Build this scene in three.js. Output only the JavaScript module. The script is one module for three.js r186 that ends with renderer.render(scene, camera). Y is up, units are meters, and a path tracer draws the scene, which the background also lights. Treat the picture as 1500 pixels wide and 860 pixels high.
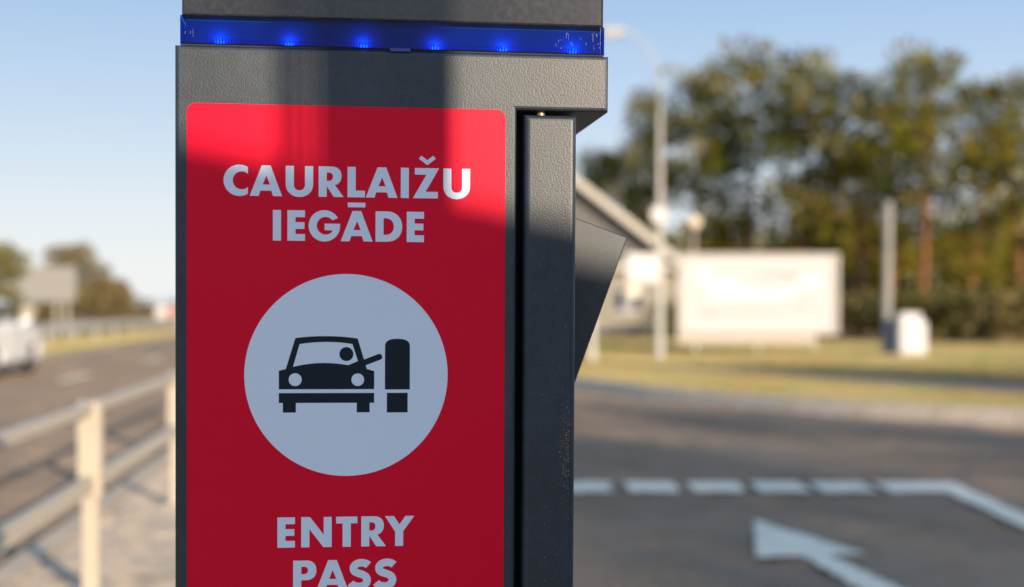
import * as THREE from 'three';
import { mergeGeometries } from 'three/addons/utils/BufferGeometryUtils.js';
import { RoundedBoxGeometry } from 'three/addons/geometries/RoundedBoxGeometry.js';

// ---------------------------------------------------------------- camera
const scene = new THREE.Scene();
const camera = new THREE.PerspectiveCamera(26.99, 1.5, 0.05, 3000);
camera.setViewOffset(1500, 1000, 0, 0, 1500, 860);      // the picture is the upper part of a 3:2 frame
camera.position.set(0, 1.3, 0);
camera.rotation.set(-1.375 * Math.PI / 180, 0, 0);
camera.focus = 1.3;
camera.userData.fStop = 3.4;

// ---------------------------------------------------------------- sky and sun
const AZ = 30 * Math.PI / 180, EL = 13 * Math.PI / 180;
const SUN = new THREE.Vector3(Math.sin(AZ) * Math.cos(EL), Math.sin(EL), Math.cos(AZ) * Math.cos(EL));
{
  const W = 512, H = 256, d = new Float32Array(W * H * 4);
  const stops = [[0, .86, .86, .83], [3, .76, .82, .85], [7, .56, .69, .84], [12.5, .34, .52, .77], [25, .27, .45, .73], [50, .19, .35, .62], [90, .13, .26, .50]];
  for (let y = 0; y < H; y++) {
    const el = Math.abs(((y + .5) / H - .5) * 180), up = ((y + .5) / H - .5) * Math.PI;
    let k = 0; while (k < stops.length - 2 && el > stops[k + 1][0]) k++;
    const a = stops[k], b = stops[k + 1], t = Math.min(1, Math.max(0, (el - a[0]) / (b[0] - a[0])));
    for (let x = 0; x < W; x++) {
      const az = ((x + .5) / W - .5) * 2 * Math.PI, vx = Math.cos(az) * Math.cos(up), vy = Math.sin(Math.abs(up)), vz = Math.sin(az) * Math.cos(up);
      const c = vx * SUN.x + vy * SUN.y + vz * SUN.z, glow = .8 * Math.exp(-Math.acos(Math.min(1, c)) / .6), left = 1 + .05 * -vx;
      const i = (y * W + x) * 4;
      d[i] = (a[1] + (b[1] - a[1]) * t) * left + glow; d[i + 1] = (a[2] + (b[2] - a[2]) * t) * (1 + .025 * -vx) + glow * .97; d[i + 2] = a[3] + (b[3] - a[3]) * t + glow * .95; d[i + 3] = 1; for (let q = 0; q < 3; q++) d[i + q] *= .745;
    }
  }
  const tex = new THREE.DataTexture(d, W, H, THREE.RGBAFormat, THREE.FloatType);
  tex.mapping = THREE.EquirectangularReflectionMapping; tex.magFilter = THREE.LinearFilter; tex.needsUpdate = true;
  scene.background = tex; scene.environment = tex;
}
const sun = new THREE.DirectionalLight(new THREE.Color().setRGB(1, .82, .61), 5.0);
sun.position.copy(SUN).multiplyScalar(150); sun.castShadow = true; sun.shadow.radius = 1.25;
sun.shadow.mapSize.set(4096, 4096);
Object.assign(sun.shadow.camera, { left: -90, right: 90, top: 60, bottom: -60, near: 1, far: 400 });
scene.add(sun, sun.target);

const renderer = new THREE.WebGLRenderer({ antialias: true });
renderer.toneMapping = THREE.LinearToneMapping;
renderer.toneMappingExposure = 1.42;
renderer.shadowMap.enabled = true;

// ---------------------------------------------------------------- helpers
function rng(seed) { let s = seed | 0; return () => { s = (s + 0x6d2b79f5) | 0; let t = Math.imul(s ^ (s >>> 15), 1 | s); t = (t + Math.imul(t ^ (t >>> 7), 61 | t)) ^ t; return ((t ^ (t >>> 14)) >>> 0) / 4294967296; }; }
const lin = (r, g, b) => new THREE.Color().setRGB(r, g, b);
const mat = (c, roughness = .8, o = {}) => new THREE.MeshStandardMaterial({ color: Array.isArray(c) ? lin(...c) : c, roughness, side: THREE.DoubleSide, ...o });
const used = new Map();
function numbered(n) { const k = used.get(n) ?? 0; used.set(n, k + 1); return k ? n + '_' + String(k).padStart(3, '0') : n; }
function shade(o) { o.traverse((m) => { if (m.isMesh) { m.castShadow = true; m.receiveShadow = true; } }); return o; }
function thing(name, label, category, pos = [0, 0, 0], turn = 0, group) {
  const o = new THREE.Group(); o.name = numbered(name); o.position.set(...pos); o.rotation.y = turn;
  o.userData = { label, category }; if (group) o.userData.group = group; scene.add(o); return o;
}
function part(name, geo, m, parent) { const o = new THREE.Mesh(geo, m); o.name = name; o.castShadow = o.receiveShadow = true; parent.add(o); return o; }
function structure(name, geo, m, label) { const o = new THREE.Mesh(geo, m); o.name = numbered(name); o.castShadow = o.receiveShadow = true; o.userData = { kind: 'structure', label, category: name.replace(/_/g, ' ').split(' ').slice(-2).join(' ') }; scene.add(o); return o; }
function structureGroup(name, label) { const o = new THREE.Group(); o.name = numbered(name); o.userData = { kind: 'structure', label, category: name.replace(/_/g, ' ') }; scene.add(o); return o; }
function copyOf(src, label, pos, turn, scale = 1) { const c = src.clone(); c.name = numbered(src.name); c.userData = { ...src.userData, label }; c.position.set(...pos); c.rotation.y = turn; c.scale.set(...(Array.isArray(scale) ? scale : [scale, scale, scale])); scene.add(c); return c; }
const box = (x0, x1, y0, y1, z0, z1) => new THREE.BoxGeometry(x1 - x0, y1 - y0, z1 - z0).translate((x0 + x1) / 2, (y0 + y1) / 2, (z0 + z1) / 2);
const rbox = (x0, x1, y0, y1, z0, z1, r = .01) => new RoundedBoxGeometry(x1 - x0, y1 - y0, z1 - z0, 3, Math.min(r, (x1 - x0) / 2.01, (y1 - y0) / 2.01, (z1 - z0) / 2.01)).translate((x0 + x1) / 2, (y0 + y1) / 2, (z0 + z1) / 2);
const cyl = (r0, r1, y0, y1, x = 0, z = 0, n = 20) => new THREE.CylinderGeometry(r1, r0, y1 - y0, n).translate(x, (y0 + y1) / 2, z);
const merge = (list) => mergeGeometries(list.map((g) => { const h = g.index ? g.toNonIndexed() : g; for (const a of Object.keys(h.attributes)) if (!['position', 'normal', 'uv'].includes(a)) h.deleteAttribute(a); return h; }));
// extrude a polygon of (x, y) points, front face at z = front, with a bevel of b
function slab(pts, front, depth, b = .003, seg = 3) {
  const s = new THREE.Shape(pts.map((p) => new THREE.Vector2(...p)));
  const g = new THREE.ExtrudeGeometry(s, { depth: depth - 2 * b, bevelEnabled: b > 0, bevelThickness: b, bevelSize: b, bevelOffset: -b, bevelSegments: seg, curveSegments: 10 });
  return g.translate(0, 0, front - depth + b);
}
// flat sheet from (x, z) outline at height y, uv in metres
function sheet(pts, y, top = 0) {
  const s = new THREE.Shape(pts.map(([x, z]) => new THREE.Vector2(x, -z)));
  const g = top > 0 ? new THREE.ExtrudeGeometry(s, { depth: top, bevelEnabled: false }) : new THREE.ShapeGeometry(s);
  g.rotateX(-Math.PI / 2).translate(0, y, 0);
  return g;
}
// tileable noise, n cells across one tile
function tileNoise(n, seed) {
  const r = rng(seed), g = new Float32Array(n * n * 2);
  for (let i = 0; i < n * n; i++) { const a = r() * Math.PI * 2; g[2 * i] = Math.cos(a); g[2 * i + 1] = Math.sin(a); }
  const f = (t) => t * t * t * (t * (t * 6 - 15) + 10);
  return (u, v) => {
    const x = u * n, y = v * n, xi = Math.floor(x), yi = Math.floor(y), fx = x - xi, fy = y - yi, X = ((xi % n) + n) % n, Y = ((yi % n) + n) % n, X1 = (X + 1) % n, Y1 = (Y + 1) % n;
    const d = (a, b, p, q) => { const k = 2 * (b * n + a); return g[k] * p + g[k + 1] * q; };
    const s = f(fx), t = f(fy), a = d(X, Y, fx, fy), b = d(X1, Y, fx - 1, fy), c = d(X, Y1, fx, fy - 1), e = d(X1, Y1, fx - 1, fy - 1);
    return (a + (b - a) * s) + ((c + (e - c) * s) - (a + (b - a) * s)) * t;
  };
}
function dataTex(size, metres, fn, srgb) {
  const d = new Uint8Array(size * size * 4);
  for (let y = 0, i = 0; y < size; y++) for (let x = 0; x < size; x++, i += 4) { const c = fn((x + .5) / size, (y + .5) / size); for (let k = 0; k < 3; k++) d[i + k] = Math.max(0, Math.min(255, Math.round((c.length ? c[k] : c) * 255))); d[i + 3] = 255; }
  const t = new THREE.DataTexture(d, size, size); t.wrapS = t.wrapT = THREE.RepeatWrapping; t.magFilter = THREE.LinearFilter; t.repeat.set(1 / metres, 1 / metres); if (srgb) t.colorSpace = THREE.SRGBColorSpace; t.needsUpdate = true; return t;
}
// a surface with speckle: tone multiplies the colour
function speckled(seed, metres, c0, c1, fine = 90, coarse = 5, o = {}) {
  const a = tileNoise(fine, seed), b = tileNoise(coarse, seed + 1), e = tileNoise(coarse * 4, seed + 2);
  const s = (x) => Math.pow(x, 1 / 2.2);
  const t = dataTex(512, metres, (u, v) => { const k = Math.max(0, Math.min(1, .5 + .5 * a(u, v) + .45 * b(u, v) + .3 * e(u, v))); return [0, 1, 2].map((i) => s(c0[i] + (c1[i] - c0[i]) * k)); }, true);
  return mat(0xffffff, o.roughness ?? .95, { map: t, ...o });
}
// road frame: u to the right of the camera, d metres ahead along the road
const R = (u, d) => [u - .098 * d, -d];

// ---------------------------------------------------------------- materials
const asphalt = speckled(11, 6, [.14, .10, .066], [.31, .222, .148], 200, 4);
const grassGround = speckled(21, 5, [.14, .11, .04], [.32, .24, .11], 80, 6);
const litter = speckled(31, 4, [.20, .10, .035], [.40, .23, .09], 90, 6);
const fieldMat = speckled(35, 9, [.16, .12, .05], [.30, .23, .10], 60, 5);
const concrete = speckled(41, 3, [.42, .33, .235], [.58, .46, .335], 120, 4);
const kerbMat = speckled(45, 1.3, [.42, .335, .25], [.62, .51, .39], 60, 5);
const paint = speckled(51, 2, [.70, .635, .50], [.88, .81, .66], 90, 8);
const galv = mat([.52, .49, .44], .55, { metalness: .15 });
const bark = mat([.20, .085, .035], .95);
const greyBark = mat([.12, .10, .075], .95);
const white = mat([.58, .57, .55], .5);

// ---------------------------------------------------------------- ground, roads, pavement
structure('ground', sheet([[-900, 300], [900, 300], [900, -1500], [-900, -1500]], -.02), fieldMat, 'dry open ground reaching out to the horizon');
// open-textured asphalt: a coarse relief where the camera looks, plain beyond
function relief(u0, u1, d0, d1, su, sd, amp, seed) {
  const r = rng(seed), nu = Math.round((u1 - u0) / su), nd = Math.round((d1 - d0) / sd), h = new Float32Array((nu + 1) * (nd + 1)).map(() => amp * (2 * r() - 1)), pos = new Float32Array(nu * nd * 18), uv = new Float32Array(nu * nd * 12);
  let k = 0, q = 0;
  const put = (i, j) => { const [x, z] = R(u0 + i * su, d0 + j * sd); pos[k++] = x; pos[k++] = h[j * (nu + 1) + i]; pos[k++] = z; uv[q++] = x; uv[q++] = -z; };
  for (let j = 0; j < nd; j++) for (let i = 0; i < nu; i++) { put(i, j); put(i + 1, j); put(i + 1, j + 1); put(i, j); put(i + 1, j + 1); put(i, j + 1); }
  const g = new THREE.BufferGeometry(); g.setAttribute('position', new THREE.BufferAttribute(pos, 3)); g.setAttribute('uv', new THREE.BufferAttribute(uv, 2)); g.computeVertexNormals(); return g;
}
structure('road', merge([sheet([R(-8.7, -30), R(45, -30), [45, -60], R(3, 60), R(-1, 300), R(-8.7, 300)], -.017), relief(-8.7, 12.3, 4, 44, .14, .05, .016, 901), relief(-8.7, -1.0, 44, 120, .28, .14, .03, 902)]), asphalt, 'dark asphalt road with long tree shadows');

// pavement island that carries the pillar and the railing
{
  const g = structureGroup('pavement', 'pale concrete pavement island between the two roads');
  const u0 = -1.72, u1 = .62, d1 = 14.5;
  for (let d = -6; d < d1; d += 2.05) part('slab', sheet([R(u0 + .16, d), R(u1 - .16, d), R(u1 - .16, d + 2.04), R(u0 + .16, d + 2.04)], 0, .088), concrete, g), d > 3.5 && part('surface', relief(u0 + .17, u1 - .17, d + .01, d + 2.03, .06, .035, .008, 950 + Math.round(d)).translate(0, .094, 0), concrete, g);
  for (const [a, b] of [[u0, u0 + .15], [u1 - .15, u1]]) for (let d = -6; d < d1; d += 1.025) part('kerb_stone', sheet([R(a, d), R(b, d), R(b, d + 1.01), R(a, d + 1.01)], 0, .104), concrete, g);
}
const KERB = [[-3.2, -31], [-.6, -26.6], [1.1, -22.6], [2.2, -19.9], [3.4, -17.9], [4.7, -16.5], [6.2, -15.2], [9, -13.2], [14, -10.6], [24, -6]];
const NEAR = [[-4.5, -35], [1.2, -28.6], [3.5, -24.5], [4.8, -22], [5.9, -19.6], [6.7, -18], [8.2, -16], [11, -13.6], [16, -10.6], [24, -6.8]];
const FAR = [[-4.5, -38], [1.8, -30.2], [3.9, -27.8], [5.5, -25.8], [8.1, -22.7], [11, -20], [16, -16.5], [30, -9]];
const curve = (p) => new THREE.CatmullRomCurve3(p.map(([x, z]) => new THREE.Vector3(x, 0, z)));
const line = (p, n) => curve(p).getSpacedPoints(n).map((v) => [v.x, v.z]);
{
  const k = line(KERB, 60), n = line(NEAR, 60), f = line(FAR, 60);
  structure('grass_island', sheet([...k, ...n.slice().reverse()], 0, .10), grassGround, 'dry grass island behind the pale kerb');
  structure('side_road', sheet([...n, ...f.slice().reverse()], .092), asphalt, 'narrow side road between the two strips of grass');
  structure('grass_verge', sheet([...f, [60, -10], [60, -75], [-14, -75]], 0, .096), grassGround, 'dry yellow grass verge in front of the pines');
  structure('forest_floor', sheet([[7.4, -43.5], [12, -41], [30, -36], [60, -30], [60, -120], [-14, -120], [-14, -66], [6, -58]], .100), litter, 'brown needle litter under the pines');
  // kerb stones of the grass island
  const g = structureGroup('kerb', 'pale concrete kerb stones edging the grass island'), c = curve(KERB), L = c.getLength(), N = Math.round(L / 1.0);
  for (let i = 0; i < N; i++) {
    const a = c.getPointAt(i / N), b = c.getPointAt((i + 1) / N), t = b.clone().sub(a), len = t.length();
    const o = part('kerb_stone', slab([[-.20, -.02], [-.10, .165], [-.08, .175], [.08, .175], [.10, .165], [.20, -.02]], len / 2 - .008, len - .016, .012, 2).rotateY(Math.PI / 2), kerbMat, g);
    o.position.copy(a).add(b).multiplyScalar(.5); o.rotation.y = -Math.atan2(t.z, t.x);
  }
}
// painted markings: paint lying on the coarse asphalt, cut into small facets
function painted(poly, seed) {
  const r = rng(seed), xs = poly.map((p) => p[0]), zs = poly.map((p) => p[1]), c = .022, x0 = Math.min(...xs), z0 = Math.min(...zs), nx = Math.ceil((Math.max(...xs) - x0) / c), nz = Math.ceil((Math.max(...zs) - z0) / c), h = new Float32Array((nx + 1) * (nz + 1)).map(() => .0044 * (2 * r() - 1)), pos = [], uv = [];
  const inside = (x, z) => { let k = false; for (let a = 0, b = poly.length - 1; a < poly.length; b = a++) if ((zs[a] > z) !== (zs[b] > z) && x < (xs[b] - xs[a]) * (z - zs[a]) / (zs[b] - zs[a]) + xs[a]) k = !k; return k; };
  const put = (i, j) => { pos.push(x0 + i * c,   .021 + h[j * (nx + 1) + i], z0 + j * c); uv.push(x0 + i * c, z0 + j * c); };
  for (let j = 0; j < nz; j++) for (let i = 0; i < nx; i++) if (inside(x0 + (i + .5) * c, z0 + (j + .5) * c)) { put(i, j); put(i, j + 1); put(i + 1, j + 1); put(i, j); put(i + 1, j + 1); put(i + 1, j); }
  const g = new THREE.BufferGeometry(); g.setAttribute('position', new THREE.Float32BufferAttribute(pos, 3)); g.setAttribute('uv', new THREE.Float32BufferAttribute(uv, 2)); g.computeVertexNormals(); return g;
}
{
  const g = structureGroup('give_way_line', 'row of short white dashes painted across the lane');
  [[.30, .70], [.82, 1.16], [1.27, 1.63], [1.73, 2.08], [2.165, 2.53], [2.63, 3.02]].forEach(([a, b], i) => part('dash', painted([[a + .01, -10.38], [b + .01, -10.38], [b - .0, -9.84], [a - .0, -9.84]], 600 + i), paint, g));
  structure('lane_line', painted([[3.03, -10.38], [3.22, -10.38], [3.10, -6], [3.05, 2], [2.87, 2], [2.92, -6]], 620), paint, 'solid white lane line running from the dashes towards the viewer');
  structure('lane_arrow', painted([[1.456, -8.54], [1.84, -7.34], [1.645, -7.32], [1.745, -6.6], [1.95, -5.1], [1.79, -5.05], [1.565, -6.6], [1.50, -7.29], [1.255, -7.26]], 621), paint, 'white straight ahead arrow painted on the dark lane');
  const h = structureGroup('centre_line', 'white dashes along the middle of the highway');
  for (const d of [6, 15, 24.6, 34, 43, 52, 61, 70]) part('dash', painted([R(-5.5, d), R(-5.36, d), R(-5.36, d + 2.6), R(-5.5, d + 2.6)], 630 + d), paint, h);
  structure('edge_line', sheet([R(-8.4, -10), R(-8.26, -10), R(-8.26, 220), R(-8.4, 220)], .020), paint, 'thin white edge line of the highway beside the far verge');
}
structure('highway_verge', sheet([R(-24, -30), R(-8.7, -30), R(-8.7, 240), R(-24, 240)], -.02, .05), grassGround, 'dry grass verge on the far side of the highway');

// ---------------------------------------------------------------- the ticket pillar
const PY = 1.20;                                    // plane origin above the pavement
const pillar = thing('ticket_pillar', 'tall dark grey ticket machine with red entry pass sticker and blue light bar', 'ticket machine', [-.0062, .10, -1.31]);
pillar.rotation.set(0, .1247, -.0052);
const MM = (x, y) => [x / 1000, PY + y / 1000];
const grain = (() => {                                // leather grain of the powder coat
  const a = tileNoise(170, 3), b = tileNoise(300, 4), w = tileNoise(90, 5);
  return dataTex(1536, .30, (u, v) => { const du = .0022 * w(u, v), n = a(u + du, v - du) + .55 * b(u, v + du); const k = Math.max(0, Math.min(1, .5 + n * 1.5)); return 1 - Math.pow(1 - k, 2.2); });
})();
const coatTone = (() => { const a = tileNoise(7, 61), b = tileNoise(40, 62), c = tileNoise(160, 63); return dataTex(512, .5, (u, v) => { const k = .80 + .12 * a(u, v) + .10 * b(u, v) + .12 * c(u, v); return [k, k, k]; }, true); })();
const coat = new THREE.MeshStandardMaterial({ color: lin(.030, .045, .064), map: coatTone, roughness: .43, bumpMap: grain, bumpScale: .000048, side: THREE.DoubleSide });
const smoothCoat = new THREE.MeshStandardMaterial({ color: lin(.034, .047, .062), map: coatTone, roughness: .46, side: THREE.DoubleSide });
const blackPlastic = new THREE.MeshStandardMaterial({ color: lin(.018, .018, .02), roughness: .42, side: THREE.DoubleSide });

const D = .36;
part('cabinet', slab([MM(-304, -1140), MM(-304, 232.4), MM(89, 232.4), MM(89, 181.3), MM(3.6, 181.3), MM(3.6, -1140)], 0, D, .0035), coat, pillar);
part('plinth', box(-.31, .075, 0, .062, -D - .01, .01), mat([.10, .10, .10], .9), pillar);
// door on the driver's side: its edge shows as the narrow column
const door = part('door', slab([[.0107, .10], [.0107, PY + .1775], [.0597, PY + .1775], [.0597, .10]], -.0005, .31, .0055, 5), coat, pillar);
part('hinge_bolt', new THREE.CylinderGeometry(.004, .004, .006, 12).translate(.0275, PY + .180, -.012), mat([.42, .28, .16], .45, { metalness: .7 }), pillar);
part('gap_shade', box(.0040, .0103, .10, PY + .178, -.20, -.030), mat([.006, .006, .006], .9), pillar);  // near-black strip standing for the shade deep in the gap
const hood = part('reader_hood', slab([MM(59.5, 93), MM(124.8, 69.5), MM(59.5, -111)], -.08, .15, .0012, 2), smoothCoat, door);
// rubbed paint and specks along the door edge, dust flecks elsewhere
{
  const r = rng(88), tan = [], pale = [], fleck = (x, y, q) => new THREE.CircleGeometry(q, 6).scale(1, .7 + .8 * r(), 1).rotateZ(r() * 3).translate(x, y, .0002);
  for (let i = 0; i < 150; i++) { const g = (r() + r() + r()) / 3; tan.push(fleck(.0545 - Math.abs(r() - r()) * .010, PY - .128 + (g - .5) * .15, .00022 + .0004 * r() * r())); }
  for (let i = 0; i < 36; i++) pale.push(fleck(.017 + .037 * r(), PY + .16 - .42 * r(), .0002 + .00022 * r()));
  const a = part('rubbed_paint', merge(tan), mat([.34, .22, .13], .7), door), b = part('dust_fleck', merge(pale), mat([.30, .28, .24], .8), door); a.userData.kind = b.userData.kind = 'stuff';
}
// light bar: blue lens over a pale core with LEDs, black cap above
const lensMat = new THREE.MeshPhysicalMaterial({ color: lin(.004, .15, .58), transmission: 1, thickness: 0, roughness: .07, ior: 1.45, specularIntensity: .35, side: THREE.DoubleSide });
const ring = (x0, x1, y0, y1, z0, z1, r) => {          // open band with rounded corners
  const P = [], N = 6;
  for (const [cx, cz, a0] of [[x1 - r, z1 - r, 0], [x0 + r, z1 - r, 1], [x0 + r, z0 + r, 2], [x1 - r, z0 + r, 3]]) for (let i = 0; i <= N; i++) { const a = (a0 + i / N) * Math.PI / 2; P.push([cx + r * Math.cos(a), cz + r * Math.sin(a), Math.cos(a), Math.sin(a)]); }
  P.push(P[0]);
  const pos = [], nor = [], uv = [], idx = []; let s = 0;
  P.forEach((p, i) => { if (i) s += Math.hypot(p[0] - P[i - 1][0], p[1] - P[i - 1][1]); for (const y of [y0, y1]) { pos.push(p[0], y, p[1]); nor.push(p[2], 0, p[3]); uv.push(s, y); } if (i) { const k = 2 * i; idx.push(k - 2, k - 1, k, k, k - 1, k + 1); } });
  const g = new THREE.BufferGeometry(); g.setAttribute('position', new THREE.Float32BufferAttribute(pos, 3)); g.setAttribute('normal', new THREE.Float32BufferAttribute(nor, 3)); g.setAttribute('uv', new THREE.Float32BufferAttribute(uv, 2)); g.setIndex(idx); return g;
};
const LY0 = PY + .2343, LY1 = PY + .2596;
const lens = part('light_lens', ring(-.3001, .0860, LY0, LY1, -D + .004, -.002, .005), lensMat, pillar);
part('lens_core', box(-.2955, .0815, LY0 - .0015, LY1 + .003, -D + .02, -.0125), mat([.27, .29, .33], .6), pillar);
part('lens_tray', box(-.2985, .0845, LY0 - .0016, LY0 + .0008, -D + .006, -.0035), mat([.012, .012, .016], .7), pillar);
{
  const ribs = [];
  for (let x = -.276; x < .066; x += .0026) ribs.push(box(x, x + .0012, LY0 + .0009, LY0 + .0052, -.0044, -.0030));
  const o = part('lens_rib', merge(ribs), new THREE.MeshPhysicalMaterial({ color: lin(.10, .25, .9), transmission: .8, thickness: 0, roughness: .3 }), lens); o.userData.kind = 'stuff';
  const ledMat = new THREE.MeshStandardMaterial({ color: 0x000000, emissive: lin(.04, .20, 1), emissiveIntensity: 7 });
  for (const x of [-.265, -.203, -.137, -.071, -.008, .0566]) {
    part('led', new THREE.BoxGeometry(.0075, .0022, .003).translate(x, LY0 + .0024, -.0078), ledMat, pillar);
    const l = new THREE.PointLight(lin(.01, .18, 1), .0010); l.position.set(x, LY0 + .0044, -.0074); l.shadow.radius = .1; l.castShadow = true; l.name = 'led_light'; pillar.add(l);
  }
  const rs = rng(89), sc = []; for (let i = 0; i < 26; i++) { const l = .001 + .011 * rs() * rs(), x = i < 22 ? .026 + .056 * Math.sqrt(rs()) : -.297 + .012 * rs(), y = LY0 + .004 + (LY1 - LY0 - .007 - l) * rs(), w = .0001 + .00012 * rs(); sc.push(box(x, x + w, y, y + l, -.0019, -.0016)); }
  part('scratch', merge(sc), mat([.26, .25, .27], .6), lens).userData.kind = 'stuff';
  part('lens_tab', rbox(-.113, -.094, LY0 - .0032, LY0 + .0006, -.0060, .0012, .0008), mat([.01, .03, .22], .25), lens);
}
{
  const dust = (() => { const a = tileNoise(5, 71), b = tileNoise(60, 72), c = tileNoise(200, 73); return dataTex(512, .39, (u, v) => { const k = Math.max(0, .05 + .4 * a(u, v * .3) + .35 * b(u, v) + .25 * c(u, v * .4)); return [0, 1, 2].map((i) => Math.pow([.012, .012, .014][i] + k * [.045, .042, .036][i], 1 / 2.2)); }, true); })();
  const capMat = new THREE.MeshStandardMaterial({ map: dust, roughness: .14, side: THREE.DoubleSide });
  const g = slab([MM(-298.3, 259.2), MM(-298.3, 318), MM(-284, 330), MM(70, 330), MM(84.6, 318), MM(84.6, 259.2)], -.003, D - .006, .0025);
  part('cap', g, capMat, pillar);
}
// the sticker: flat print in millimetres
{
  const x0 = -293.6, x1 = -6.8, y1 = 181.0, y0 = -338, S = 3.9, W = Math.round((x1 - x0) * S), H = Math.round((y1 - y0) * S);
  const cv = document.createElement('canvas'); cv.width = W; cv.height = H; const c = cv.getContext('2d');
  const red = '#dc002c', pale = '#d6e2ee', dark = '#16222c';
  c.fillStyle = red; c.fillRect(0, 0, W, H);
  c.setTransform(S, 0, 0, -S, -x0 * S, y1 * S);
  const poly = (...p) => { c.moveTo(p[0][0], p[0][1]); for (const q of p.slice(1)) c.lineTo(q[0], q[1]); c.closePath(); };
  const H0 = 27.6;
  const G = {
    A: () => { poly([0, 0], [10.7, H0], [18.6, H0], [29, 0], [20.7, 0], [19.2, 4.8], [9.6, 4.8], [8.1, 0]); poly([14.9, 18.3], [18.0, 10.4], [11.7, 10.4]); },
    C: () => { const a = Math.acos(7.5 / 14.1); c.moveTo(21.5, 13.8 + 14.1 * Math.sin(a)); c.arc(14, 13.8, 14.1, a, 2 * Math.PI - a); const b = Math.acos(5.4 / 8); c.lineTo(21.5, 13.8 - 8 * Math.sin(b)); c.arc(16.1, 13.8, 8, -b, b, true); c.closePath(); },
    U: () => { c.moveTo(0, H0); c.lineTo(0, 11.6); c.bezierCurveTo(0, 4.2, 5.2, -.4, 12.3, -.4); c.bezierCurveTo(19.4, -.4, 24.6, 4.2, 24.6, 11.6); c.lineTo(24.6, H0); c.lineTo(17.2, H0); c.lineTo(17.2, 10.8); c.bezierCurveTo(17.2, 7.6, 15.2, 5.7, 12.3, 5.7); c.bezierCurveTo(9.4, 5.7, 7.4, 7.6, 7.4, 10.8); c.lineTo(7.4, H0); c.closePath(); },
    R: () => { c.moveTo(0, 0); c.lineTo(0, H0); c.lineTo(11.6, H0); c.bezierCurveTo(17.5, H0, 20.6, 24.4, 20.6, 19.2); c.bezierCurveTo(20.6, 14.6, 18.4, 11.6, 14.7, 10.8); c.lineTo(22.7, 0); c.lineTo(13.7, 0); c.lineTo(7.4, 9.6); c.lineTo(7.4, 0); c.closePath(); c.moveTo(7.4, 22); c.lineTo(7.4, 14.6); c.lineTo(9.2, 14.6); c.bezierCurveTo(11.7, 14.6, 12.9, 16.1, 12.9, 18.3); c.bezierCurveTo(12.9, 20.6, 11.7, 22, 9.2, 22); c.closePath(); },
    L: () => poly([0, 0], [0, H0], [7.4, H0], [7.4, 6.2], [15.8, 6.2], [15.8, 0]),
    I: () => poly([0, 0], [0, H0], [7.4, H0], [7.4, 0]),
    Z: () => poly([1.7, H0], [24, H0], [11.7, 6.1], [22.9, 6.1], [22.9, 0], [0, 0], [12.3, 21.5], [1.7, 21.5]),
    caron: () => poly([5.3, 36.2], [7.6, 38.9], [13.1, 34.9], [18.6, 38.9], [20.9, 36.2], [13.1, 30.2]),
    E: () => poly([0, 0], [0, H0], [15.8, H0], [15.8, 21.3], [7.3, 21.3], [7.3, 16.9], [15.3, 16.9], [15.3, 10.7], [7.3, 10.7], [7.3, 6.2], [15.8, 6.2], [15.8, 0]),
    G: () => { const a = Math.atan2(21.2 - 13.8, 27.0 - 14.3), b = Math.atan2(2.2, 14.2); c.moveTo(14.3 + 14.2 * Math.cos(a), 13.8 + 14.2 * Math.sin(a)); c.arc(14.3, 13.8, 14.2, a, 2 * Math.PI + b - .06); c.lineTo(28.6, 15.9); c.lineTo(14.5, 15.9); c.lineTo(14.5, 9.8); const q = Math.atan2(9.8 - 13.9, 20.4 - 15.4); c.lineTo(20.6, 9.8); c.arc(15.4, 13.9, 7.9, q, Math.atan2(17.9 - 13.9, 20.4 - 15.4) - 2 * Math.PI, true); c.closePath(); },
    macron: () => poly([6.4, 30.9], [6.4, 35.2], [22.3, 35.2], [22.3, 30.9]),
    D: () => { c.moveTo(0, 0); c.lineTo(0, H0); c.lineTo(10.4, H0); c.bezierCurveTo(18.8, H0, 24.3, 22, 24.3, 13.8); c.bezierCurveTo(24.3, 5.6, 18.8, 0, 10.4, 0); c.closePath(); c.moveTo(7.3, 6.3); c.lineTo(8.9, 6.3); c.bezierCurveTo(13.6, 6.3, 16.6, 9.2, 16.6, 13.8); c.bezierCurveTo(16.6, 18.4, 13.6, 21.3, 8.9, 21.3); c.lineTo(7.3, 21.3); c.closePath(); },
    N: () => poly([0, 0], [0, H0], [8.0, H0], [20.2, 11.6], [20.2, H0], [27.5, H0], [27.5, 0], [20.0, 0], [7.5, 16.3], [7.5, 0]),
    T: () => poly([5.9, 0], [5.9, 21.4], [0, 21.4], [0, H0], [19.4, H0], [19.4, 21.4], [13.4, 21.4], [13.4, 0]),
    Y: () => poly([0, H0], [8.3, H0], [13.5, 20.0], [18.8, H0], [27.1, H0], [16.9, 13.5], [16.9, 0], [9.5, 0], [9.5, 13.2]),
    P: () => { c.moveTo(0, 0); c.lineTo(0, H0); c.lineTo(11.6, H0); c.bezierCurveTo(17.6, H0, 21, 24.2, 21, 18.6); c.bezierCurveTo(21, 12.8, 17.4, 9.5, 11.4, 9.5); c.lineTo(7.4, 9.5); c.lineTo(7.4, 0); c.closePath(); c.moveTo(7.4, 21.9); c.lineTo(7.4, 15.2); c.lineTo(9.4, 15.2); c.bezierCurveTo(12, 15.2, 13.3, 16.4, 13.3, 18.5); c.bezierCurveTo(13.3, 20.7, 12, 21.9, 9.4, 21.9); c.closePath(); },
  };
  const put = (x, y, ...names) => { c.save(); c.translate(x, y); c.fillStyle = pale; for (const n of names) { c.beginPath(); G[n](); c.fill('evenodd'); } c.restore(); };
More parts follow.
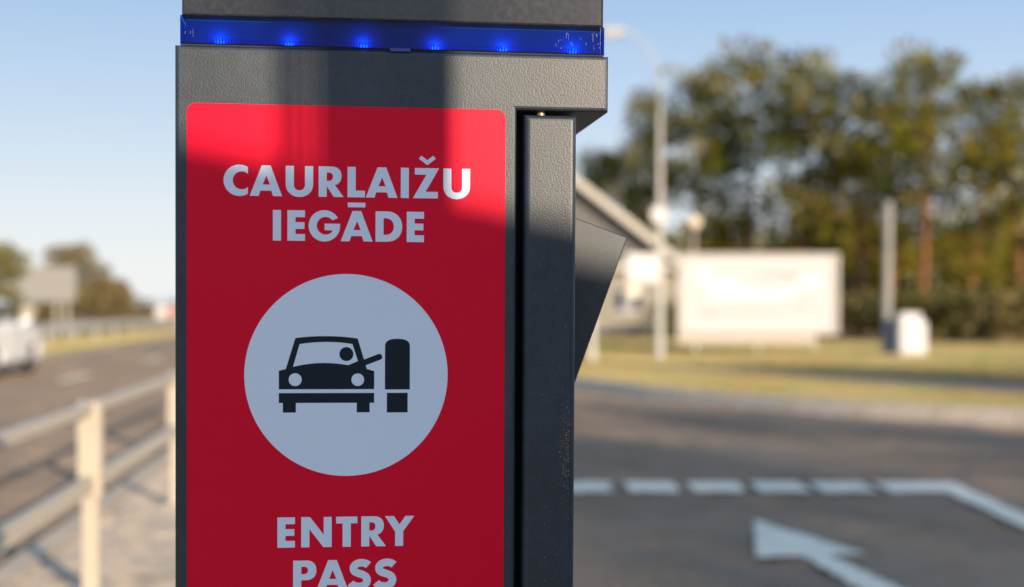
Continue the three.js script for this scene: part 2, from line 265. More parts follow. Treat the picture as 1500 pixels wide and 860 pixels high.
  const S_ = (x, y) => { c.save(); c.translate(x, y); c.strokeStyle = pale; c.lineWidth = 7.0; c.lineCap = 'butt'; c.beginPath(); c.moveTo(18.0, 22.4); c.bezierCurveTo(16, 24.1, 13.8, 24.7, 11.6, 24.7); c.bezierCurveTo(7.4, 24.7, 4.3, 22.5, 4.3, 19.6); c.bezierCurveTo(4.3, 16.4, 7, 15.5, 10.7, 14.4); c.bezierCurveTo(14.7, 13.2, 16.6, 11.5, 16.6, 8.8); c.bezierCurveTo(16.6, 5.2, 13.6, 2.9, 9.6, 2.9); c.bezierCurveTo(6.4, 2.9, 3.4, 4.1, 1.6, 6.3); c.stroke(); c.restore(); };
  const b1 = 98.8, b2 = 58.9, b3 = -219.1, b4 = -258.6;
  put(-261.2, b1, 'C'); put(-238.2, b1, 'A'); put(-206.2, b1, 'U'); put(-176.8, b1, 'R'); put(-150.8, b1, 'L'); put(-134.4, b1, 'A'); put(-102.6, b1, 'I'); put(-91.6, b1, 'Z', 'caron'); put(-63.8, b1, 'U');
  put(-217.6, b2, 'I'); put(-204.6, b2, 'E'); put(-185.8, b2, 'G'); put(-156.9, b2, 'A', 'macron'); put(-125.4, b2, 'D'); put(-97.1, b2, 'E');
  put(-213.2, b3, 'E'); put(-191.8, b3, 'N'); put(-160.4, b3, 'T'); put(-137.6, b3, 'R'); put(-116.2, b3, 'Y');
  put(-199.0, b4, 'P'); put(-178.2, b4, 'A'); S_(-148.8, b4); S_(-125.6, b4);
  // pictogram
  c.fillStyle = pale; c.beginPath(); c.arc(-151.0, -62.5, 91.9, 0, 7); c.fill();
  c.fillStyle = dark;
  const shape = (f) => { c.beginPath(); f(); c.fill('evenodd'); };
  shape(() => { c.moveTo(-212, -75.3); c.lineTo(-212, -58.6); c.lineTo(-205.8, -57); c.lineTo(-197.3, -29); c.quadraticCurveTo(-169.3, -25.2, -141.3, -29.2); c.lineTo(-132.9, -57); c.lineTo(-126.2, -58.9); c.lineTo(-126.2, -75.3); c.closePath();
    c.moveTo(-199.4, -55.0); c.lineTo(-193.6, -34.4); c.quadraticCurveTo(-169.6, -30.4, -145.9, -34.2); c.lineTo(-140.9, -49.8); c.lineTo(-149.7, -53.5); c.quadraticCurveTo(-175, -48.8, -199.4, -55.0); c.closePath();
    c.moveTo(-191.5, -66.6); c.arc(-197.4, -66.6, 5.9, 0, 7); c.moveTo(-135.3, -66.7); c.arc(-141.1, -66.7, 5.8, 0, 7); });
  shape(() => c.arc(-151.4, -43.4, 6.3, 0, 7));
  c.strokeStyle = dark; c.lineWidth = 5.4; c.lineCap = 'round'; c.beginPath(); c.moveTo(-138, -52.2); c.lineTo(-121.6, -45.9); c.stroke();
  c.fillRect(-212, -87.7, 85.8, 8.9); c.fillRect(-208.4, -96.4, 11.6, 9); c.fillRect(-141.9, -96.4, 11.6, 9);
  shape(() => { c.moveTo(-116.4, -75.6); c.lineTo(-116.4, -36); c.quadraticCurveTo(-116.4, -29.4, -105.1, -29.4); c.quadraticCurveTo(-93.8, -29.4, -93.8, -36); c.lineTo(-93.8, -75.6); c.closePath(); });
  c.fillRect(-114.6, -96.6, 18.9, 17.8);
  const tex = new THREE.CanvasTexture(cv); tex.colorSpace = THREE.SRGBColorSpace; tex.magFilter = THREE.LinearFilter;
  const s = new THREE.Shape(), r = 8.2 / 1000, a = x0 / 1000, b = x1 / 1000, lo = PY + y0 / 1000, hi = PY + y1 / 1000;
  s.moveTo(a + r, lo); s.lineTo(b - r, lo); s.absarc(b - r, lo + r, r, -Math.PI / 2, 0); s.lineTo(b, hi - r); s.absarc(b - r, hi - r, r, 0, Math.PI / 2); s.lineTo(a + r, hi); s.absarc(a + r, hi - r, r, Math.PI / 2, Math.PI); s.lineTo(a, lo + r); s.absarc(a + r, lo + r, r, Math.PI, Math.PI * 1.5);
  const g = new THREE.ExtrudeGeometry(s, { depth: .0003, bevelEnabled: false, curveSegments: 12 }), p = g.attributes.position, uv = g.attributes.uv;
  g.setAttribute('uv1', new THREE.BufferAttribute(new Float32Array(uv.array), 2));
  for (let i = 0; i < p.count; i++) uv.setXY(i, (p.getX(i) - a) / (b - a), (p.getY(i) - lo) / (hi - lo));
  g.translate(0, 0, .0002);
  const gr = grain.clone(); gr.channel = 1; gr.needsUpdate = true;
  const m = new THREE.MeshPhysicalMaterial({ map: tex, roughness: .42, specularIntensity: .3, bumpMap: gr, bumpScale: .000022, side: THREE.DoubleSide });
  part('sticker', g, m, pillar).userData.label = 'red sticker reading CAURLAIŽU IEGĀDE ENTRY PASS with a car pictogram';
}

// ---------------------------------------------------------------- cabinet and pole out of view, added to cast the shadow on the pillar
{
  const t = thing('shadow_cabinet', 'tall grey cabinet with sloping lid, added out of view to shade the pillar', 'cabinet', [0, 0, 0]);
  const m = mat([.30, .31, .31], .6);
  const top = (x) => 2.213 - .155 * (x - 1.381);
  const body = part('body', slab([[1.33, .05], [2.67, .05], [2.67, top(2.67) - .03], [1.33, top(1.33) - .03]], 2.11, .47, .004), m, t);
  part('lid', slab([[1.28, top(1.28) - .028], [2.72, top(2.72) - .028], [2.72, top(2.72)], [1.28, top(1.28)]], 2.15, .55, .004), m, t);
  part('plinth', box(1.36, 2.64, 0, .05, 1.68, 2.08), mat([.2, .2, .2], .9), t);
  for (const x of [1.98, 2.02]) part('handle', rbox(x, x + .015, .9, 1.08, 2.112, 2.135, .005), blackPlastic, body);
  const p = thing('shadow_mast', 'slim steel pole with cables, added out of view to shade the pillar', 'shadow_mast', [.851, 0, .37]);  // added pole, placed for the vertical shadow band on the sticker
  part('pole', cyl(.056, .053, 0, 4.2, 0, 0, 28), galv, p);
  part('foot', cyl(.11, .11, 0, .02, 0, 0, 28), galv, p);
  for (const x of [-.066, -.076, -.086, -.096, -.106]) part('shadow_cable', cyl(.0033, .0033, 0, 3.9, x, 0, 10), blackPlastic, p);  // added cables, spaced to give that band a half-dark edge
}

// ---------------------------------------------------------------- steel railing along the island
{
  const g = thing('railing', 'pale galvanised steel railing with square posts beside the highway', 'railing');
  const post0 = merge([rbox(-.034, .034, .10, .66, -.034, .034, .006), rbox(-.048, .048, .50, .905, -.045, .045, .008)]);
  const foot = box(-.08, .08, .10, .112, -.08, .08);
  const railMat = speckled(71, 1, [.38, .325, .25], [.52, .45, .355], 60, 6, { roughness: .6 });
  for (let i = -2; i < 5; i++) { const [x, z] = R(-1.19, 5.98 + 2.62 * i); for (const [n, q] of [['post', post0], ['foot_plate', foot]]) { const o = part(n, q, railMat, g); o.position.set(x, 0, z); o.rotation.y = .098; } }
  for (let i = -2; i < 4; i++) for (const [n, y0, y1, w] of [['top_rail', .852, .90, .024], ['knee_rail', .525, .595, .024]]) {
    const a = R(-1.19, 5.98 + 2.62 * i + .058), b = R(-1.19, 5.98 + 2.62 * (i + 1) - .058), l = Math.hypot(a[0] - b[0], a[1] - b[1]);
    const o = part(n, rbox(-w, w, y0, y1, -l / 2, l / 2, .01), railMat, g); o.position.set((a[0] + b[0]) / 2, 0, (a[1] + b[1]) / 2); o.rotation.y = .098;
  }
}

// ---------------------------------------------------------------- crash barrier across the highway
{
  const g = thing('crash_barrier', 'long corrugated steel crash barrier beyond the highway', 'crash barrier');
  const prof = [[0, .47], [.03, .49], [.03, .55], [-.03, .59], [-.03, .62], [.03, .66], [.03, .72], [0, .745], [-.006, .74], [.022, .715], [.022, .665], [-.038, .625], [-.038, .585], [.022, .545], [.022, .495], [-.006, .475]];
  for (let d = 14; d < 150; d += 4) {
    const a = R(-10.4, d), b = R(-10.4, d + 4), l = Math.hypot(a[0] - b[0], a[1] - b[1]);
    const geo = new THREE.ExtrudeGeometry(new THREE.Shape(prof.map((p) => new THREE.Vector2(...p))), { depth: l - .01, bevelEnabled: false }).translate(0, 0, -l / 2);
    const o = part('beam', geo, galv, g); o.position.set((a[0] + b[0]) / 2, .03, (a[1] + b[1]) / 2); o.rotation.y = .098;
    const q = part('post', box(-.12, -.045, -.03, .72, -.05, .05), galv, g); q.position.set(a[0], .03, a[1]); q.rotation.y = .098;
  }
}

// ---------------------------------------------------------------- white car on the highway
{
  const t = thing('car', 'white car driving along the highway at the edge of the view', 'car', [R(-7.5, 26.3)[0], 0, R(-7.5, 26.3)[1]], .098 + Math.PI / 2);
  // local: x forward (away from the viewer), z to the right
  const bodyMat = new THREE.MeshPhysicalMaterial({ color: lin(.84, .84, .82), roughness: .35, clearcoat: .8, clearcoatRoughness: .08, side: THREE.DoubleSide });
  const glass = new THREE.MeshStandardMaterial({ color: lin(.03, .04, .05), roughness: .08 });
  const low = [[-2.2, .32], [-2.24, .62], [-2.12, .92], [-1.6, .98], [.95, 1.0], [1.75, .90], [2.12, .76], [2.24, .58], [2.2, .30], [1.78, .26], [1.68, .5], [1.38, .62], [1.08, .5], [.98, .26], [-.98, .26], [-1.08, .5], [-1.38, .62], [-1.68, .5], [-1.78, .26]];
  const ext = (pts, w, b) => { const g = new THREE.ExtrudeGeometry(new THREE.Shape(pts.map((p) => new THREE.Vector2(...p))), { depth: w - 2 * b, bevelEnabled: true, bevelThickness: b, bevelSize: b, bevelOffset: -b, bevelSegments: 4 }); return g.translate(0, 0, -w / 2 + b); };
  part('body', ext(low, 1.76, .10), bodyMat, t);
  part('roof', ext([[-1.75, .93], [-1.15, 1.40], [-.4, 1.46], [.25, 1.42], [1.05, .93]], 1.46, .10), bodyMat, t);
  for (const s of [-1, 1]) {
    const w = part('side_window', new THREE.ExtrudeGeometry(new THREE.Shape([[-1.35, 1.02], [-1.02, 1.34], [-.35, 1.39], [.18, 1.36], [.78, 1.02]].map((p) => new THREE.Vector2(...p))), { depth: .012, bevelEnabled: false }), glass, t); w.position.z = s > 0 ? .725 : -.737;
    const d = part('door', ext([[-.62, .36], [-.62, .96], [.72, .96], [.8, .5], [.72, .36]], .02, .004), bodyMat, t); d.position.z = s * .876;
    part('door_handle', rbox(-.5, -.32, .84, .87, -.012, .012, .01), blackPlastic, d).position.z = s * .018;
    part('mirror', rbox(.62, .78, .98, 1.1, s > 0 ? .80 : -.98, s > 0 ? .98 : -.80, .04), bodyMat, t);
    const hl = part('headlight', rbox(2.02, 2.2, .62, .74, s > 0 ? .46 : -.78, s > 0 ? .78 : -.46, .04), mat([.7, .72, .75], .15), t);
    part('tail_light', rbox(-2.24, -2.1, .68, .88, s > 0 ? .5 : -.80, s > 0 ? .80 : -.5, .03), mat([.35, .01, .01], .25), t);
    for (const x of [-1.38, 1.38]) {
      const tyre = part('wheel', new THREE.TorusGeometry(.245, .085, 14, 32), mat([.02, .02, .02], .9), t); tyre.position.set(x, .32, s * .78);
      part('rim', new THREE.CylinderGeometry(.20, .20, .11, 24).rotateX(Math.PI / 2), mat([.5, .5, .5], .35, { metalness: .6 }), tyre);
    }
  }
  const pane = (pts) => { const g = new THREE.BufferGeometry(); g.setAttribute('position', new THREE.Float32BufferAttribute(pts.flat(), 3)); g.setIndex([0, 1, 2, 0, 2, 3]); g.computeVertexNormals(); return g; };
  part('windscreen', pane([[.99, .99, -.62], [.99, .99, .62], [.36, 1.385, .58], [.36, 1.385, -.58]]).translate(.03, .012, 0), glass, t);
  part('rear_window', pane([[-1.68, .99, -.6], [-1.68, .99, .6], [-1.22, 1.36, .56], [-1.22, 1.36, -.56]]).translate(-.03, .012, 0), glass, t);
  part('bumper', rbox(-2.27, -2.15, .36, .56, -.8, .8, .04), mat([.05, .05, .05], .6), t);
}

// ---------------------------------------------------------------- far side of the highway: sign, boards, markers
{
  const t = thing('direction_sign', 'pale arrow shaped direction sign on a post beyond the crash barrier', 'road sign', [-19.4, .03, -60]);
  part('board', slab([[-1.55, 2.15], [-.75, 3.0], [1.0, 3.0], [1.0, 1.5], [-.75, 1.5]], .02, .05, .01), mat([.25, .24, .22], .6), t);
  for (const x of [.15, .62]) part('post', cyl(.05, .05, 0, 2.9, x, -.085), galv, t);
  const b = thing('warning_board', 'small white and red board low beyond the crash barrier', 'board', [-18.4, .0, -76]);
  part('panel', rbox(-.62, .62, .45, 1.35, -.03, .03, .02), white, b);
  part('red_panel', box(-.10, .55, .52, 1.28, .032, .04), mat([.42, .16, .14], .6), b);
  for (const x of [-.45, .45]) part('leg', box(x - .04, x + .04, 0, 1.2, -.08, -.032), galv, b);
  const m = thing('marker_post', 'short roadside marker post with round pale head beside the highway', 'marker post', [-12.25, .03, -36]);
  part('post', rbox(-.04, .04, 0, 1.0, -.03, .03, .01), white, m);
  part('head', new THREE.CylinderGeometry(.19, .19, .03, 28).rotateX(Math.PI / 2).translate(0, 1.12, .02), mat([.40, .36, .28], .5), m);
}

// ---------------------------------------------------------------- house
{
  const t = thing('house', 'low beige house with steep dark gable roof behind the lamp post', 'house', [.6, .06, -57.5]);
  const wallMat = speckled(81, 3, [.22, .20, .16], [.30, .27, .22], 90, 5), boards = mat([.13, .125, .12], .8), trim = mat([.50, .46, .39], .7), roofMat = mat([.10, .085, .08], .85);
  const w = 6.15, h = 2.75, top = 7.7;
  part('wall', box(-w, w, .35, h, -9, 0), wallMat, t);
  part('plinth', box(-w - .04, w + .04, 0, .35, -9.04, .04), mat([.10, .10, .10], .9), t);
  const slope = (top - 2.95) / w;
  const gb = part('gable', slab([[-w, h], [w, h], [w, 2.95], [0, top], [-w, 2.95]], .0, 9, .0), boards, t);
  for (let x = -5.6; x < 5.8; x += .4) part('gable_board', box(x, x + .36, h + .25, Math.max(h + .3, top - slope * Math.abs(x + .2) - .2), 0.003, .03), boards, gb);
  for (const s of [-1, 1]) {
    const len = Math.hypot(w + .55, slope * (w + .55)), r = part('roof', box(-len / 2, len / 2, 0, .16, -9.5, .7), roofMat, t);
    r.position.set(s * (w + .55) / 2, top - slope * (w + .55) / 2 + .02, 0); r.rotation.z = -s * Math.atan(slope);
    part('bargeboard', box(-len / 2, len / 2, -.10, .20, .703, .76), trim, r);
    part('gutter', cyl(.06, .06, -9.4, .6, 0, 0, 10).rotateX(Math.PI / 2).translate(s * len / 2 + s * .05, .0, 0), trim, r);
  }
  part('cornice', box(-w - .3, w + .3, h - .02, h + .22, .003, .55), trim, t);
  for (const x of [4.1, -1.2, -4.2]) {
    const f = part('window', merge([box(x - .62, x + .62, 1.02, 1.12, .003, .07), box(x - .62, x + .62, 1.92, 2.02, .003, .07), box(x - .62, x - .53, 1.12, 1.92, .003, .07), box(x + .53, x + .62, 1.12, 1.92, .003, .07), box(x - .18, x + .18, 1.12, 1.92, .003, .06)]), mat([.33, .33, .34], .6), t);
    for (const s of [-1, 1]) part('pane', box(x + s * .355 - .172, x + s * .355 + .172, 1.125, 1.915, .004, .02), mat([.02, .022, .025], .08), f);
    part('sill', box(x - .68, x + .68, .95, 1.015, .003, .14), trim, f);
  }
}

// ---------------------------------------------------------------- lamp post with signs, billboard, poles, cabinet
{
  const t = thing('lamp_post', 'tall grey street lamp post with arm curving left in front of the house', 'street lamp', [3.32, .10, -32]);
  part('pole', cyl(.095, .045, 0, 5.6), mat([.46, .44, .40], .6), t);
  const arm = new THREE.CatmullRomCurve3([[0, 5.55, 0], [-.02, 6.3, 0], [-.22, 6.95, 0], [-.6, 7.3, 0], [-.85, 7.36, 0]].map((p) => new THREE.Vector3(...p)));
  part('arm', new THREE.TubeGeometry(arm, 24, .022, 12), mat([.46, .44, .40], .6), t);
  const head = part('lamp_head', rbox(-1.35, -.78, 7.28, 7.44, -.14, .14, .06), mat([.42, .41, .39], .5), t);
  part('lamp_glass', rbox(-1.28, -.9, 7.25, 7.285, -.10, .10, .015), mat([.7, .7, .7], .1), head);
  part('base_plate', box(-.2, .2, 0, .03, -.2, .2), galv, t);
  const a = thing('round_sign', 'small round white sign high on the street lamp post', 'road sign', [3.29, 3.37, -31.86]);
  part('disc', new THREE.CylinderGeometry(.19, .19, .02, 32).rotateX(Math.PI / 2), white, a); part('bracket', box(-.03, .03, -.04, .04, -.045, -.011), galv, a);
  const b = thing('signboard', 'white rectangular sign fixed left of the street lamp post', 'sign', [2.93, 1.84, -31.86]);
  part('panel', rbox(-.36, .36, 0, .66, -.015, .015, .01), white, b); part('bracket', box(-.3, .36, .28, .36, -.04, -.016), galv, b);
  const c = thing('small_disc_sign', 'small round pale sign hanging below the white signboard', 'sign', [2.74, 1.66, -31.86]);
  part('disc', new THREE.CylinderGeometry(.14, .14, .02, 32).rotateX(Math.PI / 2), mat([.75, .66, .5], .5), c); part('hanger', box(-.012, .012, .13, .19, -.008, .008), galv, c);
  const g = thing('globe_lamp', 'small globe garden lamp on thin post behind the billboard', 'lamp', [5.62, .06, -44]);
  part('globe', new THREE.SphereGeometry(.22, 24, 16).translate(0, 3.85, 0), mat([.72, .60, .44], .4), g); part('post', cyl(.045, .035, 0, 3.65), galv, g);
  const w = thing('bollard', 'slim pale bollard on the grass beside the ticket machine', 'bollard', [1.72, .10, -30.4]);
  part('post', cyl(.06, .055, 0, .92), mat([.6, .57, .5], .6), w); part('cap', new THREE.SphereGeometry(.055, 16, 8, 0, 7, 0, Math.PI / 2).translate(0, .92, 0), mat([.6, .57, .5], .6), w);
}
{
  const t = thing('billboard', 'large pale faded billboard standing on the grass before the pines', 'billboard', [6.228, .1, -36]);
  const cv = document.createElement('canvas'); cv.width = 672; cv.height = 376; const c = cv.getContext('2d'); const r = rng(5);
  c.fillStyle = '#b4b0b0'; c.fillRect(0, 0, 672, 376);
  c.fillStyle = '#bdbaba'; c.fillRect(24, 22, 624, 332); c.fillStyle = '#b9b3b3'; c.fillRect(60, 50, 560, 270);
  for (const [tone, list] of [['#d0cecf', [[165, 140, 85, 30], [225, 178, 92, 40], [150, 205, 40, 16], [330, 190, 62, 24], [430, 196, 70, 20], [566, 132, 46, 34], [96, 92, 34, 28], [470, 160, 60, 12]]], ['#c3a9a9', [[520, 248, 36, 20], [392, 92, 62, 20], [300, 285, 120, 10]]], ['#b6a49e', [[470, 100, 50, 22], [120, 290, 50, 14]]]])
    for (const [x, y, a, b] of list) { c.fillStyle = tone; c.beginPath(); for (let k = 0; k <= 24; k++) { const q = k / 24 * 6.283, w = .8 + .4 * r(); c.lineTo(x + a * w * Math.cos(q), y + b * w * Math.sin(q)); } c.fill(); }
  const tx = new THREE.CanvasTexture(cv); tx.colorSpace = THREE.SRGBColorSpace; tx.magFilter = THREE.LinearFilter;
  const frameMat = mat([.46, .42, .37], .6);
  part('board_back', rbox(-1.70, 1.70, .47, 2.36, -.10, -.002, .03), frameMat, t);
  part('poster', new THREE.PlaneGeometry(3.22, 1.76).translate(0, 1.42, .004), mat(0xffffff, .6, { map: tx }), t);
  for (const [x0, x1, y0, y1] of [[-1.70, 1.70, 2.30, 2.36], [-1.70, 1.70, .47, .54], [-1.70, -1.61, .54, 2.30], [1.61, 1.70, .54, 2.30]]) part('frame', rbox(x0, x1, y0, y1, .0, .05, .012), frameMat, t);
  part('ledge', rbox(-1.70, 1.22, .24, .455, -.08, .03, .02), mat([.46, .40, .32], .7), t);
  for (const x of [-1.3, 0.0, 1.2]) part('post', cyl(.035, .035, 0, .5, x, -.05), galv, t);
  t.scale.set(1.2, 1.087, 1.2);
  const p = thing('concrete_pole', 'bare grey pole leaning slightly in front of the dark pines', 'pole', [9.47, .06, -36], 0);
  p.rotation.z = -.013;
  part('shaft', cyl(.115, .095, 0, 3.88), speckled(91, 1, [.26, .25, .23], [.38, .36, .33], 50, 5), p); part('cap', cyl(.13, .10, 3.88, 3.93), mat([.2, .2, .2], .8), p);
  const q = thing('white_cabinet', 'white electrical cabinet with stepped top beside the bare pole', 'cabinet', [9.83, .06, -35]);
  part('body', merge([rbox(-.34, .20, .0, 1.10, -.2, .2, .05), rbox(.15, .34, .0, .90, -.19, .19, .05)]), white, q); const dr = part('door', rbox(-.28, .12, .12, .98, .202, .215, .006), white, q); part('handle', rbox(.06, .09, .5, .62, .216, .235, .006), blackPlastic, dr); part('base', box(-.36, .36, -.02, .05, -.22, .22), concrete, q);
  const s = thing('grey_cabinet', 'small grey cabinet tucked between the bare pole and the white cabinet', 'cabinet', [9.62, .06, -35.55]);
  part('body', rbox(-.22, .22, 0, .92, -.15, .15, .02), mat([.16, .17, .20], .6), s); part('lid', rbox(-.24, .24, .922, .95, -.17, .17, .01), mat([.16, .17, .20], .6), s);
}

// ---------------------------------------------------------------- trees
function tube(pts, radii, n = 7) {
  const pos = [], nor = [], idx = [];
  pts.forEach((p, i) => { const t = pts[Math.min(i + 1, pts.length - 1)].clone().sub(pts[Math.max(i - 1, 0)]).normalize(), a = new THREE.Vector3(1, 0, .01).cross(t).normalize(), b = t.clone().cross(a); for (let k = 0; k < n; k++) { const q = k / n * Math.PI * 2, v = a.clone().multiplyScalar(Math.cos(q)).addScaledVector(b, Math.sin(q)); nor.push(v.x, v.y, v.z); v.multiplyScalar(radii[i]).add(p); pos.push(v.x, v.y, v.z); } });
  for (let i = 0; i < pts.length - 1; i++) for (let k = 0; k < n; k++) { const a = i * n + k, b = i * n + (k + 1) % n; idx.push(a, b, a + n, b, b + n, a + n); }
  const g = new THREE.BufferGeometry(); g.setAttribute('position', new THREE.Float32BufferAttribute(pos, 3)); g.setAttribute('normal', new THREE.Float32BufferAttribute(nor, 3)); g.setAttribute('uv', new THREE.Float32BufferAttribute(new Float32Array(pos.length / 3 * 2), 2)); g.setIndex(idx); return g;
}
const V = (x, y, z) => new THREE.Vector3(x, y, z);
function leaves(clumps, r, count, len, wid, tones) {
  const pos = [], col = [];
  for (const [c, rad, flat] of clumps) {
    const t = tones[Math.floor(r() * tones.length)], k0 = .75 + .5 * r();
    const n = Math.round(count * rad * rad / .5);
    for (let i = 0; i < n; i++) {
      const d = V(r() - .5, r() - .5, r() - .5).normalize(), q = Math.cbrt(r()) * rad, p = V(c.x + d.x * q, c.y + d.y * q * flat, c.z + d.z * q);
      const a = V(d.x + r() - .5, d.y * .6 + .35 + r() - .5, d.z + r() - .5).normalize(), s = V(r() - .5, r() - .5, r() - .5).cross(a).normalize().multiplyScalar(wid * (.6 + .8 * r())), L = len * (.6 + .8 * r()), e = p.clone().addScaledVector(a, L), m = p.clone().addScaledVector(a, L * .5);
      pos.push(p.x, p.y, p.z, m.x + s.x, m.y + s.y, m.z + s.z, e.x, e.y, e.z, p.x, p.y, p.z, e.x, e.y, e.z, m.x - s.x, m.y - s.y, m.z - s.z);
      const k = k0 * (.8 + .4 * r()); for (let j = 0; j < 6; j++) col.push(t[0] * k, t[1] * k, t[2] * k);
    }
  }
  const g = new THREE.BufferGeometry(); g.setAttribute('position', new THREE.Float32BufferAttribute(pos, 3)); g.setAttribute('color', new THREE.Float32BufferAttribute(col, 3)); g.computeVertexNormals(); return g;
}
const needleMat = new THREE.MeshPhysicalMaterial({ vertexColors: true, roughness: .9, specularIntensity: .3, side: THREE.DoubleSide });
const PINE = [[.112, .112, .010], [.16, .140, .013], [.056, .068, .010], [.205, .158, .020]];
const SCRUB = [[.16, .12, .05], [.20, .15, .055], [.12, .11, .03]];
function pineParts(seed, H, base, Rm, dense = 66) {
  const r = rng(seed), lean = [(r() - .5) * .9, (r() - .5) * .9], at = (t) => V(lean[0] * t * t + .12 * Math.sin(t * 5 + seed), H * t, lean[1] * t * t);
  const N = 10, tp = []; for (let i = 0; i <= N; i++) tp.push(at(i / N));
  const wood = [tube(tp, tp.map((_, i) => .19 * (1 - i / N * .88)), 9)], clumps = [];
  const limbs = 24;
  for (let i = 0; i < limbs; i++) {
    const t = base + (1 - base) * Math.pow((i + r() * .8) / limbs, .85), k = (t - base) / (1 - base), a = i * 2.4 + r() * 1.4;
    const L = Rm * (k < .25 ? .45 + 2.2 * k : Math.pow(1 - k, .42) * 1.08) * (.55 + .7 * r()) + .25;
    const o = at(t), rise = .25 + .5 * r() + k * .3, e = V(o.x + Math.cos(a) * L, o.y + L * rise * .6, o.z + Math.sin(a) * L), m = o.clone().lerp(e, .5).add(V(0, -.08 * L, 0));
    wood.push(tube([o, m, e], [.055 * (1.2 - k), .04 * (1.2 - k), .012], 5));
    const nc = 1 + Math.round(L * .95);
    for (let j = 0; j < nc; j++) { const p = m.clone().lerp(e, nc > 1 ? j / (nc - 1) * 1.05 : 1).add(V((r() - .5) * .7, (r() - .2) * .4, (r() - .5) * .7)); clumps.push([p, .48 + .46 * r(), .66]); }
  }
  clumps.push([at(1).add(V(0, .1, 0)), .5, .9], [at(.96), .6, .8]);
  return [merge(wood), leaves(clumps, r, dense, .32, .058, PINE)];
}
const PINES = [[101, 11.2, .34, 2.3], [102, 10.4, .22, 2.1], [103, 11.6, .42, 2.6], [104, 9.6, .16, 1.7], [105, 10.8, .30, 2.9], [106, 11.2, .24, 2.6, 58], [107, 11.2, .30, 2.9, 52], [108, 11.2, .28, 2.3, 60]].map((a) => [...pineParts(...a), a[1]]);
function pine(kind, label, x, z, H, turn, wide = 1, group = 'pines at the edge of the wood') {
  const [w, l, h] = PINES[kind], t = thing('pine_tree', label, 'pine tree', [x, .06, z], turn, group), s = H / h;
  t.scale.set(s * wide, s, s * wide); part('trunk', w, bark, t); part('crown', l, needleMat, t); return t;
}
const px = (p, d) => (p - 750) / 2083 * d;
// front row, left to right as seen
[
  [1, 866, 74, 8.8, .3, 1.0, 'pine half hidden behind the right side of the ticket machine'],
  [3, 938, 72, 11.4, 1.1, .9, 'slender pine with pointed top just left of the street lamp post'],
  [2, 1015, 66, 11.6, 2.2, 1.05, 'pine directly right of the street lamp post, above the globe lamp'],
  [0, 1100, 61, 11.7, 4.0, 1.15, 'tall broad pine rising above the billboard'],
  [3, 1176, 58, 10.7, 5.2, .85, 'narrow upright pine above the right part of the billboard'],
  [4, 1262, 56, 9.9, .9, .95, 'pine between the billboard and the bare pole with leaning crown'],
  [2, 1350, 53, 10.3, 3.1, 1.1, 'tallest broad pine right of the bare pole, standing above the white cabinet'],
  [0, 1490, 52, 9.2, 5.6, 1.25, 'broad dark pine at the right edge of the view'],
].forEach(([k, p, d, H, a, w, l]) => pine(k, l, px(p, d), -d, H, a, w));
// second row, standing in the gaps
[
  [0, 905, 80, 9.4, 1.0, 1.1, 'pine farther back, seen between the machine and the lamp post'],
  [0, 1222, 72, 8.0, 4.4, 1.3, 'low pine farther back in the dip of the treeline right of the billboard'], [1, 1306, 70, 10.6, 1.9, 1.2, 'pine farther back, behind the top of the bare pole'], [3, 1425, 70, 8.6, .2, 1.4, 'low pine farther back, in the gap left of the broad pine at the right edge'],
].forEach(([k, p, d, H, a, w, l]) => pine(k, l, px(p, d), -d, H, a, w, 'pines farther back in the wood'));

// broadleaf scrub and bushes
function bushGeo(seed, w, h, n, tones) { const r = rng(seed), c = [], wood = []; for (let i = 0; i < n; i++) { const a = r() * 6.28, q = Math.sqrt(r()) * w, y = h * (.18 + .72 * r() * (1 - .45 * q / w)); const p = V(Math.cos(a) * q, y, Math.sin(a) * q); c.push([p, .34 + .3 * r(), .8]); if (i % 3 === 0) wood.push(tube([V(p.x * .15, 0, p.z * .15), V(p.x * .6, y * .55, p.z * .6), p], [.035, .025, .01], 5)); } return [merge(wood), leaves(c, r, 60, .20, .06, tones)]; }
const BUSH = [bushGeo(201, 1.3, 2.3, 40, SCRUB.concat([[.10, .10, .025]])), bushGeo(202, 1.6, 2.0, 46, [[.12, .10, .03], [.17, .13, .05], [.09, .085, .025]]), bushGeo(203, 1.1, 1.5, 30, SCRUB)];
function bush(k, label, x, z, s, turn, group) { const t = thing('bush', label, 'bush', [x, .05, z], turn, group); t.scale.set(...s); part('stem', BUSH[k][0], greyBark, t); part('foliage', BUSH[k][1], needleMat, t); return t; }
[
  [0, 965, 70, [.9, .9, .9], 'olive bush behind the street lamp post'], [1, 1010, 53, [1, .85, 1], 'bush behind the left edge of the billboard'], [0, 1090, 52, [1, 1, 1], 'bush behind the middle of the billboard'], [1, 1165, 53, [1, .95, 1], 'bush behind the right part of the billboard'],
  [0, 1250, 50, [1, .9, 1], 'bush just right of the billboard'], [1, 1320, 49, [1, 1.0, 1], 'bush behind the white electrical cabinet'], [0, 1385, 47, [1.1, 1, 1.1], 'bush right of the white cabinet'], [1, 1440, 46, [1.1, 1.05, 1.1], 'tawny bush second from the right edge'], [2, 1500, 45, [1.4, 1.5, 1.4], 'tawny bush at the right edge of the view'],
].forEach(([k, p, d, s, l], i) => bush(k, l, px(p, d), -d, s, i * 1.7, 'bushes along the foot of the pines'));
